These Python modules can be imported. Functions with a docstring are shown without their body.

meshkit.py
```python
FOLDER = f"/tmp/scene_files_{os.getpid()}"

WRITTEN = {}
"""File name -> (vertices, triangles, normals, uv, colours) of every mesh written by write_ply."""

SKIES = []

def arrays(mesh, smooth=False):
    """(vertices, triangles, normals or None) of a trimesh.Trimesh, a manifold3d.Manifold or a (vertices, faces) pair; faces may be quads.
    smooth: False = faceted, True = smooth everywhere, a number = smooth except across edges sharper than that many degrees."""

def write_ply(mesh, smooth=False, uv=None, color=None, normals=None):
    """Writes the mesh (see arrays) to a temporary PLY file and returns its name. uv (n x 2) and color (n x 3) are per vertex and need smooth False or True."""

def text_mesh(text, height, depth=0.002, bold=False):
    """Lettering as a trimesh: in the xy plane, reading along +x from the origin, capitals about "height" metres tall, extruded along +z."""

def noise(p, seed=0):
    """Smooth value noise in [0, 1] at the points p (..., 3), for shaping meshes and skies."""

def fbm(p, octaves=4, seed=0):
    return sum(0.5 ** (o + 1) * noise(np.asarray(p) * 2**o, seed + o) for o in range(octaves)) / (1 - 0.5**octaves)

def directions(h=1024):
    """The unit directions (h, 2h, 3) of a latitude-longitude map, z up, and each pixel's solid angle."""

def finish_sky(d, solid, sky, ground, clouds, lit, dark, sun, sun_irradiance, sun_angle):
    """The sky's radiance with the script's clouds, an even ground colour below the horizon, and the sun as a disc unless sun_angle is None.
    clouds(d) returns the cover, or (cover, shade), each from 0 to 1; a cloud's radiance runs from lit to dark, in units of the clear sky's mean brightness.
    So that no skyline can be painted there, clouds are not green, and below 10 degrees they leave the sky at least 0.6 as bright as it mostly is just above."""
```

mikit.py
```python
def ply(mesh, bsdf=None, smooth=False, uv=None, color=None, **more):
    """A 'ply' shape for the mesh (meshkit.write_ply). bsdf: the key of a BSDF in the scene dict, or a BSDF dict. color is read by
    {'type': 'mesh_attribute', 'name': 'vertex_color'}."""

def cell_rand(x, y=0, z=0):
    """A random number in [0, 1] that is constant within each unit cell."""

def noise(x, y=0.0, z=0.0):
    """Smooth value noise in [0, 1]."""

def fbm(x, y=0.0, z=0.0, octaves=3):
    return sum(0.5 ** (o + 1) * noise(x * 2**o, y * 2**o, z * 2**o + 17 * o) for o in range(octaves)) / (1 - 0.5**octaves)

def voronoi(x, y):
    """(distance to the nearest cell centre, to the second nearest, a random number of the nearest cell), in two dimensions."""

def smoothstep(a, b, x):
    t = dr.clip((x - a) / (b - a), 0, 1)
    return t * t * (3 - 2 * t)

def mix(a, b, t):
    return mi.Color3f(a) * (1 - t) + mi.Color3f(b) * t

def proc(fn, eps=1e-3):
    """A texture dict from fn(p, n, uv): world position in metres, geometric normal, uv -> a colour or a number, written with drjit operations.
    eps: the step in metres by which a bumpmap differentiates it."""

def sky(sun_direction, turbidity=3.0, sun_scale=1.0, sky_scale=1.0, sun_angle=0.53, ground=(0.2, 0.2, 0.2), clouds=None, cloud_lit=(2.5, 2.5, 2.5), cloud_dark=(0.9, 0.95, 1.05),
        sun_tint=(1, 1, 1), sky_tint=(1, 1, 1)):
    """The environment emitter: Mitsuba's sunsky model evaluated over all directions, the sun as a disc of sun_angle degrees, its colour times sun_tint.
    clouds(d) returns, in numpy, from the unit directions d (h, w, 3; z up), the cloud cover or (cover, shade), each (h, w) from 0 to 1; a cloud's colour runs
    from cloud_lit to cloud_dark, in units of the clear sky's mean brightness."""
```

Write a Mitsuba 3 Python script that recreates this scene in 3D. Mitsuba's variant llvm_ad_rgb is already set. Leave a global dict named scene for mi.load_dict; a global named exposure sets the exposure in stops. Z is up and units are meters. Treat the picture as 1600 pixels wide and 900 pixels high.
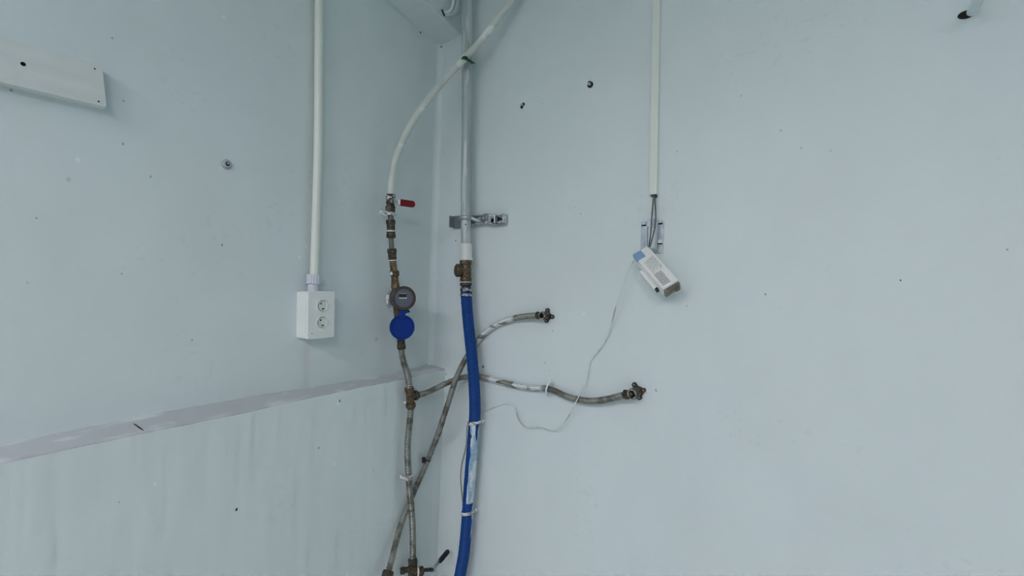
import math, random
import numpy as np, trimesh, mitsuba as mi, drjit as dr
import shapely.geometry as sg
from scipy.interpolate import CubicSpline
import mikit
from mikit import noise, fbm, smoothstep, mix, proc
from meshkit import fbm as nfbm

T = mi.ScalarTransform4f
scene, labels = {}, {}
# ------------------------------------------------------------------ camera
FPX, AZ, ROLL, ZC, DIST = 750.0, math.radians(34.3), math.radians(0.92), 1.35, 1.76
_c = AZ + math.atan(124 / FPX)
EYE = np.array([DIST * math.sin(_c), -DIST * math.cos(_c), ZC])
FWD = np.array([-math.sin(AZ), math.cos(AZ), 0.0])
HOR = np.array([math.cos(AZ), math.sin(AZ), 0.0])
UPW = np.array([0.0, 0.0, 1.0])
UP = UPW * math.cos(ROLL) - HOR * math.sin(ROLL)
RT = HOR * math.cos(ROLL) + UPW * math.sin(ROLL)
scene['camera'] = {'type': 'perspective', 'fov': 2 * math.degrees(math.atan(800 / FPX)), 'fov_axis': 'x', 'near_clip': 0.05, 'far_clip': 50.0,
                   'to_world': T().look_at(origin=EYE.tolist(), target=(EYE + FWD).tolist(), up=UP.tolist())}
exposure = 1.43
# ------------------------------------------------------------------ lamps of the room (flat ceiling panels that shine down), power
LAMP_RGB = [13.35, 12.3, 13.35]
LAMPS = [(0.72, -3.0), (2.3, -2.8), (1.8, -4.4)]
ROOM_X, ROOM_Y, ROOM_Z = 4.6, -5.4, 2.62


def lin(r, g, b):
    f = lambda s: s / 12.92 if s <= 0.04045 else ((s + 0.055) / 1.055) ** 2.4
    return [f(v / 255) for v in (r, g, b)]


def C(r, g, b):
    return {'type': 'rgb', 'value': lin(r, g, b)}


# ------------------------------------------------------------------ photograph -> place (intersections with the walls' planes)
KL = 0.02      # the left wall is out of plumb


def ray(u, v):
    return FWD + RT * (u - 800) / FPX + UP * (450 - v) / FPX


def hit(u, v, n, d):
    r = ray(u, v)
    return EYE + r * ((d - np.dot(n, EYE)) / np.dot(n, r))


def pL(u, v, off=0.0):                       # off the upper left wall
    return hit(u, v, np.array([1.0, 0, -KL]), off - KL * ZC)


LOW_N = np.array([1.0, 0.03, -0.03])


def pB(u, v, off=0.0):                       # off the thicker lower left wall
    return hit(u, v, LOW_N, 0.075 - 0.03 * ZC + off)


def pR(u, v, off=0.0):                       # off the right wall
    return hit(u, v, np.array([0.0, -1, 0]), off)


def xL(z):
    return KL * (z - ZC)


def xB(y, z):
    return 0.075 - 0.03 * y + 0.03 * (z - ZC)


# ------------------------------------------------------------------ mesh helpers
def unit(a):
    a = np.asarray(a, float)
    return a / np.linalg.norm(a)


def frame(o, right, up, out):
    m = np.eye(4)
    m[:3, 0], m[:3, 1], m[:3, 2], m[:3, 3] = right, up, out, o
    return m


def onR(u, v, off=0.0):
    return frame(pR(u, v, off), [1, 0, 0], [0, 0, 1], [0, -1, 0])


def onL(u, v, off=0.0):
    return frame(pL(u, v, off), [0, 1, 0], [0, 0, 1], [1, 0, 0])


def axis_frame(p, d, hint=(0, 0, 1)):
    z = unit(d)
    h = np.asarray(hint, float)
    if abs(np.dot(unit(h), z)) > 0.95:
        h = np.array([1.0, -1, 0])
    x = unit(np.cross(h, z))
    return frame(p, x, np.cross(z, x), z)


def tr(mesh, m):
    mesh = mesh.copy()
    mesh.apply_transform(m)
    return mesh


def cat(*ms):
    return trimesh.util.concatenate([m for m in ms])


def box(x0, x1, y0, y1, z0, z1, ch=0.0):
    if ch <= 0:
        b = trimesh.creation.box((x1 - x0, y1 - y0, z1 - z0))
        b.apply_translation(((x0 + x1) / 2, (y0 + y1) / 2, (z0 + z1) / 2))
        return b
    import itertools
    pts = []
    for sx, sy, sz in itertools.product((0, 1), repeat=3):
        p = np.array([(x0, x1)[sx], (y0, y1)[sy], (z0, z1)[sz]])
        s = np.array([(ch, -ch)[sx], (ch, -ch)[sy], (ch, -ch)[sz]])
        for k in range(3):
            q = p + s
            q[k] = p[k]
            pts.append(q)
            q = p + s * 0.3
            q[k] = p[k] + s[k] * 0.3
            pts.append(q)
    return trimesh.convex.convex_hull(np.array(pts))


def lathe(prof, n=24):
    return trimesh.creation.revolve(np.array([(max(r, 0), h) for r, h in prof], float), sections=n)


def seg(p0, p1, prof, n=24, twist=0.0):
    """A lathed or (few sections) prismatic piece along p0 -> p1; prof = (fraction, radius)."""
    p0, p1 = np.asarray(p0), np.asarray(p1)
    L = np.linalg.norm(p1 - p0)
    prof = [(0, prof[0][0])] + [(r, t) for t, r in prof] + [(0, prof[-1][0])]
    m = lathe([(r, t * L) for r, t in prof], n)
    if twist:
        m.apply_transform(trimesh.transformations.rotation_matrix(twist, [0, 0, 1]))
    return tr(m, axis_frame(p0, p1 - p0))


def cyl(p0, p1, r, n=24, c=0.08):
    return seg(p0, p1, [(0, r * (1 - c)), (0.04, r), (0.96, r), (1, r * (1 - c))], n)


def hexnut(p0, p1, r, n=6, twist=0.3):
    return seg(p0, p1, [(0, r * 0.86), (0.14, r), (0.86, r), (1, r * 0.86)], n, twist)


def band(p0, p1, r, n=24):
    return seg(p0, p1, [(0, r * 0.93), (0.2, r), (0.8, r), (1, r * 0.93)], n)


def spline(pts, step):
    P = np.array(pts, float)
    t = np.r_[0, np.cumsum(np.linalg.norm(np.diff(P, axis=0), axis=1))]
    cs = CubicSpline(t, P, bc_type='natural')
    tt = np.linspace(0, t[-1], max(8, int(t[-1] / step)))
    Q = cs(tt)
    s = np.r_[0, np.cumsum(np.linalg.norm(np.diff(Q, axis=0), axis=1))]
    return Q, s


def sweep(Q, r, n=14, flat=None, cap=True):
    """A tube along the points Q; r a number or one per point."""
    Q = np.asarray(Q)
    r = np.broadcast_to(r, len(Q))
    tan = np.gradient(Q, axis=0)
    tan /= np.linalg.norm(tan, axis=1, keepdims=True)
    u = np.cross(tan[0], [0.31, -0.77, 0.55])
    u = unit(u)
    rings = []
    a = np.arange(n) * 2 * np.pi / n
    for p, t, rr in zip(Q, tan, r):
        u = unit(u - np.dot(u, t) * t)
        w = np.cross(t, u)
        rings.append(p + rr * (np.cos(a)[:, None] * u + np.sin(a)[:, None] * w))
    V = np.concatenate(rings)
    F = []
    k = len(Q)
    i = np.arange(k - 1)[:, None] * n
    j = np.arange(n)[None, :]
    j2 = (j + 1) % n
    q = np.stack([i + j, i + j2, i + n + j2, i + n + j], -1).reshape(-1, 4)
    F = np.vstack([q[:, [0, 1, 2]], q[:, [0, 2, 3]]])
    if cap:
        c0, c1 = len(V), len(V) + 1
        V = np.vstack([V, Q[0], Q[-1]])
        jj = np.arange(n)
        F = np.vstack([F, np.stack([np.full(n, c0), (jj + 1) % n, jj], -1), np.stack([np.full(n, c1), (k - 1) * n + jj, (k - 1) * n + (jj + 1) % n], -1)])
    return trimesh.Trimesh(V, F, process=False)


def tube(pts, r, n=14, step=0.006):
    Q, s = spline(pts, step)
    return sweep(Q, r, n)


def corrugated(pts, r, amp, pitch, n=18, sharp=0.6):
    Q, s = spline(pts, pitch / 8.0)
    w = 0.5 + 0.5 * np.cos(2 * np.pi * s / pitch)
    return sweep(Q, r - amp + amp * w ** sharp, n)


def extr(poly, h, m=None):
    g = trimesh.util.concatenate([trimesh.creation.extrude_polygon(p, h, engine='earcut') for p in getattr(poly, 'geoms', [poly])])
    return g if m is None else tr(g, m)


def ring_poly(r0, r1, n=32):
    return sg.Point(0, 0).buffer(r1, n // 4).difference(sg.Point(0, 0).buffer(r0, n // 4))


def torus(R, r, n=32, k=10):
    return trimesh.creation.torus(R, r, major_sections=n, minor_sections=k)


def put(key, mesh, bsdf, smooth=35, label=None, **kw):
    scene[key] = mikit.ply(mesh, bsdf, smooth=smooth, **kw)
    if label:
        labels[key] = {'label': label}


def tag(key, label, cat_=None, group=None, kind=None):
    d = labels.setdefault(key, {})
    d['label'] = label
    if cat_:
        d['category'] = cat_
    if group:
        d['group'] = group
    if kind:
        d['kind'] = kind


# ------------------------------------------------------------------ materials
def prin(col, rough=0.5, metallic=0.0, spec=0.5, **kw):
    if isinstance(col, (tuple, list)):
        col = C(*col)
    elif callable(col):
        col = proc(col)
    return {'type': 'twosided', 'bsdf': {'type': 'principled', 'base_color': col, 'roughness': rough, 'metallic': metallic, 'specular': spec, **kw}}


WALL = np.array([0.600, 0.684, 0.680])


def spots(pts, axis):
    """Small chips and drill marks in the paint: (wall coordinate, height, radius, value)."""
    arr = [(float(p[axis]), float(p[2]), r, val) for p, r, val in pts]

    def f(a, z, base):
        for pa, pz, r, val in arr:
            d = dr.sqrt(dr.square(a - pa) + dr.square((z - pz) * 0.8))
            w = 1 - smoothstep(r * 0.55, r * 1.15, d + (noise(a * 700, z * 700) - 0.5) * r * 0.8)
            base = mix(base, mi.Color3f(*[float(x) for x in np.asarray(val) * np.ones(3)]), w)
        return base
    return f


DK, MD, LT = (0.03, 0.035, 0.03), (0.30, 0.32, 0.31), (0.70, 0.75, 0.745)
spots_left = spots([(pL(657, 51), .0035, DK), (pL(347, 383), .002, DK), (pL(57, 341), .0017, MD), (pL(235, 276), .002, MD), (pL(107, 280), .004, (.5, .53, .53)), (pL(192, 225), .0022, MD),
                    (pL(190, 428), .0016, MD), (pL(121, 250), .004, LT), (pL(350, 26), .004, LT), (pL(702 / 4, 60), .002, MD), (pL(17, 141), .002, MD), (pL(300, 531), .002, MD),
                    (pL(43, 442), .002, (.48, .5, .5)), (pL(468, 402), .004, LT), (pL(478, 385), .003, LT), (pL(588, 530), .006, (.45, .47, .47)), (pL(193, 158), .0018, MD)], 1)
spots_low = spots([(pB(370, 796), .0028, DK), (pB(72, 699), .0010, DK), (pB(187, 785), .0014, MD), (pB(243, 756), .003, LT), (pB(498, 700), .003, MD), (pB(584, 735), .002, MD),
                   (pB(529, 630), .006, LT), (pB(531, 627), .0028, DK), (pB(227, 672), .0022, DK), (pB(163, 665), .0012, DK), (pB(192, 654), .002, MD), (pB(524, 724), .004, LT)], 1)
spots_right = spots([(pR(755, 573), .004, DK), (pR(750, 570), .004, LT), (pR(864, 517), .0022, MD), (pR(912, 491), .005, LT), (pR(1407, 438), .0014, DK), (pR(1574, 390), .0018, MD),
                     (pR(1196, 460), .0022, MD), (pR(1073, 478), .0016, MD), (pR(1158, 150), .0014, MD), (pR(1220, 204), .0018, MD), (pR(1252, 231), .0028, (.5, .53, .53)), (pR(1298, 235), .0024, (.48, .5, .5)),
                     (pR(1058, 237), .002, MD), (pR(712, 376), .0022, DK), (pR(907, 334), .002, MD), (pR(852, 567), .002, MD), (pR(859, 579), .0026, (.5, .53, .53)), (pR(1012, 611), .0035, LT), (pR(1025, 610), .003, MD),
                     (pR(848, 162), .0015, MD), (pR(1220, 482), .002, (.55, .58, .58)), (pR(697, 585), .004, (.35, .33, .35)), (pR(690.5, 74), .004, (.22, .24, .23))], 0)


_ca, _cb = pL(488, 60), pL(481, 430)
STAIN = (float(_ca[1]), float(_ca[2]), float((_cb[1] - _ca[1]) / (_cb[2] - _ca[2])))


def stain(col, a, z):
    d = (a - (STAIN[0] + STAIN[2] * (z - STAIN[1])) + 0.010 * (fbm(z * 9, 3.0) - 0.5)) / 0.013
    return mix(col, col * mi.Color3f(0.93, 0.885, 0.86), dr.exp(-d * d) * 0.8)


def wall_tex(ax, spot, seed, streak=0.0, chips=0.22):
    def f(p, n, uv):
        a, z = (p.y if ax == 1 else p.x), p.z
        big = fbm(a * 1.7 + seed, z * 1.3, seed, octaves=4)
        mid = fbm(a * 9 + seed, z * 7, seed + 3.0, octaves=4)
        v = 0.945 + 0.055 * big + 0.06 * (mid - 0.5)
        st = fbm(a * 38 + seed, z * 3.0, 1.0, octaves=3)
        v = v + streak * (st - 0.5)
        # hue patches left by several coats of paint
        h = fbm(a * 2.6 + 11 + seed, z * 2.2, 5.0, octaves=3)
        col = mi.Color3f(*WALL.tolist()) * v
        col = mi.Color3f(col.x * (0.985 + 0.03 * h), col.y, col.z * (1.02 - 0.04 * h))
        # fine dirt specks
        sp = smoothstep(0.80, 0.87, noise(a * 95 + seed, z * 95, 2.0)) * smoothstep(0.55, 0.75, fbm(a * 5, z * 5, 8.0 + seed))
        col = mix(col, col * 0.80, sp * chips)
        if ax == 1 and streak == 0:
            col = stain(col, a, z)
        return spot(a, z, col)
    return f


def wall_bump(ax, seed, streak=0.0):
    def f(p, n, uv):
        a, z = (p.y if ax == 1 else p.x), p.z
        return 1.0 * fbm(a * 14 + seed, z * 11, 1.0, octaves=4) + 0.22 * fbm(a * 120 + seed, z * 60, 4.0, octaves=2) + streak * fbm(a * 45 + seed, z * 4, 2.0, octaves=3)
    return f


def wall_bsdf(ax, spot, seed, streak_c=0.0, streak_b=0.0, scale=0.0012):
    return {'type': 'twosided', 'bsdf': {'type': 'bumpmap', 'arbitrary': proc(wall_bump(ax, seed, streak_b), eps=0.003), 'scale': scale,
                                         'bsdf': {'type': 'principled', 'base_color': proc(wall_tex(ax, spot, seed, streak_c)), 'roughness': 0.52, 'specular': 0.35}}}


scene['m_wall_left'] = wall_bsdf(1, spots_left, 3.0)
scene['m_wall_low'] = wall_bsdf(1, spots_low, 21.0, 0.05, 2.0)
scene['m_wall_right'] = wall_bsdf(0, spots_right, 40.0, 0.012)


def ledge_tex(p, n, uv):
    d = fbm(p.y * 16, p.x * 22, 3.0, octaves=4)
    c = mix((0.385, 0.41, 0.425), (0.49, 0.53, 0.535), smoothstep(0.45, 0.8, d))
    return spots_low(p.y, p.z, c)


scene['m_ledge'] = prin(ledge_tex, 0.75, spec=0.2)
scene['m_room'] = prin(lambda p, n, uv: mi.Color3f(*(WALL * 0.95).tolist()) * (0.93 + 0.1 * fbm(p.x * 2, p.y * 2, p.z * 2)), 0.7, spec=0.2)
scene['m_dark_wall'] = prin((128, 134, 134), 0.6, spec=0.3)
scene['m_ceiling'] = prin(lambda p, n, uv: mi.Color3f(0.62, 0.69, 0.68) * (0.93 + 0.12 * fbm(p.x * 5, p.y * 5, p.z * 5)), 0.75, spec=0.2)
scene['m_floor'] = prin(lambda p, n, uv: mi.Color3f(0.37, 0.39, 0.38) * (0.8 + 0.35 * fbm(p.x * 5, p.y * 5, 1.0, octaves=4)), 0.6, spec=0.3)
scene['m_plank'] = prin(lambda p, n, uv: mi.Color3f(0.605, 0.665, 0.645) * (0.93 + 0.10 * fbm(p.y * 8, p.z * 60, 2.0, octaves=3)) * (1 - 0.05 * fbm(p.y * 25, p.z * 25, 6.0)), 0.5, spec=0.35)
scene['m_hole'] = prin((22, 22, 20), 0.9, spec=0.1)
scene['m_conduit'] = prin(lambda p, n, uv: mi.Color3f(0.635, 0.69, 0.62) * (0.94 + 0.08 * fbm(p.y * 30, p.z * 9, 1.0)), 0.42)
scene['m_connector'] = prin((190, 196, 203), 0.4)
scene['m_box'] = prin(lambda p, n, uv: mi.Color3f(0.67, 0.715, 0.69) * (0.95 + 0.07 * fbm(p.y * 40, p.z * 30, 1.0)), 0.35)
scene['m_socket'] = prin((200, 208, 202), 0.4)
scene['m_green_paint'] = prin((150, 178, 150), 0.5)
scene['m_pipe_white'] = prin(lambda p, n, uv: mi.Color3f(0.51, 0.565, 0.515) * (0.86 + 0.22 * fbm(p.x * 45, p.z * 20, p.y * 45)) + mi.Color3f(0.15) * smoothstep(0.62, 0.72, fbm(p.x * 30, p.z * 13, 7.0)), 0.42)
scene['m_pipe_grey'] = prin(lambda p, n, uv: mix(mi.Color3f(0.325, 0.385, 0.38) * (0.85 + 0.3 * fbm(p.x * 160, p.z * 5, 3.0)), (0.47, 0.52, 0.52), smoothstep(0.5, 0.65, fbm(p.x * 120, p.z * 9, 9.0))), 0.38)
scene['m_coupling'] = prin((205, 208, 204), 0.35)
scene['m_brass'] = prin(lambda p, n, uv: mix((0.052, 0.041, 0.024), (0.145, 0.108, 0.056), smoothstep(0.35, 0.7, fbm(p.x * 240, p.y * 240, p.z * 240))), 0.42, metallic=0.45)
scene['m_brass_dark'] = prin(lambda p, n, uv: mix((0.035, 0.030, 0.022), (0.095, 0.075, 0.045), smoothstep(0.4, 0.75, fbm(p.x * 160, p.y * 160, p.z * 160))), 0.42, metallic=0.4)
scene['m_copper'] = prin(lambda p, n, uv: mix((0.075, 0.052, 0.028), (0.24, 0.165, 0.095), smoothstep(0.3, 0.75, fbm(p.x * 120, p.y * 120, p.z * 60))), 0.35, metallic=0.6)
scene['m_nipple'] = prin((104, 112, 100), 0.35, metallic=0.5)
scene['m_chrome'] = prin(lambda p, n, uv: mix((0.05, 0.05, 0.045), (0.55, 0.57, 0.57), smoothstep(0.40, 0.62, fbm(p.x * 170, p.y * 170, p.z * 170))), 0.25, metallic=0.8)
scene['m_rim'] = prin(lambda p, n, uv: mix((0.10, 0.095, 0.08), (0.40, 0.39, 0.36), smoothstep(0.40, 0.62, fbm(p.x * 150, p.y * 150, p.z * 150))), 0.3, metallic=0.7)
scene['m_zinc'] = prin(lambda p, n, uv: mi.Color3f(0.36, 0.42, 0.445) * (0.72 + 0.45 * fbm(p.x * 110, p.z * 110, p.y * 60, octaves=4)), 0.34, metallic=0.65)
scene['m_zinc_dark'] = prin(lambda p, n, uv: mi.Color3f(0.21, 0.25, 0.26) * (0.72 + 0.45 * fbm(p.x * 110, p.z * 110, p.y * 60, octaves=4)), 0.36, metallic=0.6)
scene['m_zinc_bright'] = prin(lambda p, n, uv: mix((0.22, 0.26, 0.27), (0.58, 0.63, 0.64), smoothstep(0.34, 0.62, fbm(p.x * 120, p.z * 140, p.y * 60, octaves=3))), 0.3, metallic=0.6)
scene['m_tape'] = prin((205, 200, 190), 0.6)
scene['m_red'] = prin((108, 8, 20), 0.4, spec=0.3)
scene['m_black'] = prin((26, 27, 28), 0.4)
scene['m_meter_body'] = prin((44, 54, 72), 0.45, spec=0.3)
scene['m_meter_ring'] = prin((66, 58, 50), 0.42, spec=0.3)
scene['m_dial'] = prin((88, 94, 104), 0.3, spec=0.3)
scene['m_window'] = prin((22, 24, 34), 0.2)
scene['m_lid'] = prin((9, 48, 124), 0.45, spec=0.2)
scene['m_print'] = prin((206, 210, 212), 0.5)
scene['m_dirty_paint'] = prin(lambda p, n, uv: mix((0.22, 0.225, 0.215), (0.56, 0.60, 0.60), smoothstep(0.40, 0.55, fbm(p.x * 70, p.y * 70, p.z * 70))), 0.45)
scene['m_paint'] = prin(lambda p, n, uv: mi.Color3f(*WALL.tolist()) * (0.98 + 0.1 * fbm(p.x * 60, p.y * 60, p.z * 60)), 0.45)
scene['m_green'] = prin((14, 74, 42), 0.45, spec=0.3)
scene['m_wire_grey'] = prin((84, 92, 94), 0.5)
scene['m_wire_dull'] = prin((128, 128, 118), 0.5)
scene['m_cord'] = prin(lambda p, n, uv: mix((0.62, 0.66, 0.645), (0.34, 0.36, 0.345), smoothstep(0.58, 0.70, fbm(p.x * 18, p.z * 18, 1.0))), 0.45)
scene['m_driver'] = prin(lambda p, n, uv: mi.Color3f(0.72, 0.735, 0.705) * (0.94 + 0.08 * fbm(p.x * 60, p.z * 60, 1.0)), 0.4)
scene['m_driver_blue'] = prin((124, 156, 188), 0.45, spec=0.3)
scene['m_ink'] = prin((112, 118, 120), 0.6)
scene['m_driver_end'] = prin(lambda p, n, uv: mix((0.11, 0.105, 0.075), (0.30, 0.29, 0.23), smoothstep(0.4, 0.7, fbm(p.x * 70, p.y * 70, p.z * 70))), 0.5)
scene['m_plug'] = prin((148, 160, 166), 0.5)
scene['m_rust_hole'] = prin((40, 44, 40), 0.9, spec=0.1)
scene['m_edge'] = prin((92, 100, 96), 0.6)
scene['m_lamp_white'] = prin((225, 225, 225), 0.5)


def steel_tex(lo_x, hi_x, seed):
    lo_x, hi_x = float(lo_x), float(hi_x)

    def f(p, n, uv):
        rust = smoothstep(0.42, 0.72, fbm(p.x * 40 + seed, p.y * 40, p.z * 40))
        c = mix((0.235, 0.250, 0.222), (0.115, 0.112, 0.090), rust)
        inside = smoothstep(lo_x, lo_x + 0.02, p.x) * (1 - smoothstep(hi_x - 0.02, hi_x, p.x))
        w = smoothstep(0.35, 0.42, fbm(p.x * 28 + seed, p.z * 85, 3.0, octaves=3)) * inside
        return mix(c, (0.56, 0.60, 0.60), w)
    return f


scene['m_steel'] = prin(steel_tex(9, 9.1, 1.0), 0.32, metallic=0.55)
scene['m_steel_painted_low'] = prin(steel_tex(pR(765, 598)[0], pR(856, 606)[0], 5.0), 0.4, metallic=0.35)
scene['m_steel_painted_top'] = prin(steel_tex(pR(748, 530)[0], pR(812, 497)[0], 8.0), 0.4, metallic=0.35)
_bp = np.array([pR(u, v, o) for u, v, o in ((742, 645, .046), (740, 675, .042), (736.5, 720, .040), (733, 765, .040), (730.8, 800, .040), (728, 835, .042))])
_fx = [float(c) for c in np.polyfit(_bp[:, 2] - 1.0, _bp[:, 0], 2)]
_fy = [float(c) for c in np.polyfit(_bp[:, 2] - 1.0, _bp[:, 1], 2)]
_zt, _zb = float(_bp[0, 2]), float(_bp[4, 2])


def blue_tex(p, n, uv):
    c = mi.Color3f(0.003, 0.046, 0.20) * (0.85 + 0.3 * fbm(p.x * 60, p.z * 25, p.y * 60))
    z = p.z - 1.0
    dx, dy = p.x - (_fx[0] * z * z + _fx[1] * z + _fx[2]), p.y - (_fy[0] * z * z + _fy[1] * z + _fy[2])
    lat = (dx * 0.78 + dy * 0.62) / 0.019                       # across the brushed front of the hose
    front = smoothstep(-0.2, 0.15, (dx * 0.62 - dy * 0.78) / 0.019)
    t = (_zt - p.z) / (_zt - _zb)                               # 0 at the top of the smear, 1 at the lower strap
    e = 0.35 * (fbm(p.x * 30 + 3, p.z * 26, 2.0, octaves=3) - 0.5)
    lo = -0.55 + 0.22 * smoothstep(0.2, 0.45, t) + e * 1.4
    hi = 0.30 + 0.62 * smoothstep(0.18, 0.40, t) + e
    gap = smoothstep(0.40, 0.48, fbm(p.x * 40, p.z * 30, 9.0, octaves=2) + 0.25 * smoothstep(0.2, 0.4, t) * (1 - smoothstep(0.7, 0.95, t)))
    w = smoothstep(lo - 0.05, lo + 0.05, lat) * (1 - smoothstep(hi - 0.05, hi + 0.05, lat)) * smoothstep(0.0, 0.03, t + e * 0.1) * (1 - smoothstep(0.95, 1.0, t)) * gap
    edge = smoothstep(0.72, 0.80, lat + e) * smoothstep(0.05, 0.2, t) * (1 - smoothstep(1.15, 1.3, t)) * 0.8
    return mix(c, mix((0.24, 0.38, 0.50), (0.56, 0.62, 0.65), smoothstep(0.35, 0.65, fbm(p.x * 110, p.z * 26, 4.0))), dr.clip((w + edge) * front, 0, 1))


scene['m_blue'] = prin(blue_tex, 0.45, spec=0.25)

# ------------------------------------------------------------------ the room
def grid(us, vs, fn):
    U, V = np.meshgrid(us, vs, indexing='ij')
    P = np.stack(fn(U, V), -1).reshape(-1, 3)
    n, m = len(us), len(vs)
    i = np.arange(n - 1)[:, None] * m
    j = np.arange(m - 1)[None, :]
    q = np.stack([i + j, i + m + j, i + m + j + 1, i + j + 1], -1).reshape(-1, 4)
    return trimesh.Trimesh(P, np.vstack([q[:, [0, 1, 2]], q[:, [0, 2, 3]]]), process=False), np.stack([U.ravel(), V.ravel()], -1)


def wob(a, z, amp, seed):
    p = np.stack([a * 2.2, z * 2.0, np.zeros_like(a) + seed], -1)
    q = np.stack([a * 9, z * 6, np.zeros_like(a) + seed], -1)
    return amp * ((nfbm(p, 3, 1) - 0.5) * 2 + 0.35 * (nfbm(q, 2, 2) - 0.5))


g, uvs = grid(np.r_[np.linspace(ROOM_Y, -2, 18)[:-1], np.linspace(-2, 0.03, 120)], np.linspace(0, ROOM_Z, 130), lambda y, z: (xL(z) + wob(y, z, .0028, 4) * np.clip(-y / .2, 0, 1), y, z))
put('wall_left', g, 'm_wall_left', True, uv=uvs)
tag('wall_left', 'upper left wall of pale grey painted plaster above the ledge', kind='structure')
g, uvs = grid(np.r_[np.linspace(-0.1, 2.2, 150), np.linspace(2.2, ROOM_X, 14)[1:]], np.linspace(0, ROOM_Z, 130), lambda x, z: (x, -wob(x, z, .0022, 9) * np.clip(x / .25, 0, 1), z))
put('wall_right', g, 'm_wall_right', True, uv=uvs)
tag('wall_right', 'wide right wall of pale grey painted plaster', kind='structure')
put('wall_front', box(-.2, ROOM_X + .2, ROOM_Y - .1, ROOM_Y, 0, ROOM_Z), 'm_dark_wall', False)
tag('wall_front', 'dark grey wall behind the camera', kind='structure')
put('wall_east', box(ROOM_X, ROOM_X + .1, ROOM_Y, .1, 0, ROOM_Z), 'm_room', False)
tag('wall_east', 'plain painted side wall out of view', kind='structure')
put('floor', box(-.2, ROOM_X + .2, ROOM_Y - .2, .2, -.1, 0), 'm_floor', False)
tag('floor', 'bare concrete floor of the room', kind='structure')
put('ceiling', box(-.2, ROOM_X + .2, ROOM_Y - .2, .2, ROOM_Z, ROOM_Z + .1), 'm_ceiling', False)
tag('ceiling', 'painted concrete ceiling', kind='structure')

# the thicker lower part of the left wall with its dusty ledge
A = [pL(u, v) for u, v in ((0, 695), (200, 653), (400, 616.5), (525, 599), (625, 579), (668, 570))]
B = [pB(u, v) for u, v in ((0, 721), (200, 680), (400, 639.5), (525, 611.5), (640, 589), (694, 576))]


def extend(pts, y_end):
    p = np.array(pts)
    z_end = p[0, 2]
    return p


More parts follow.
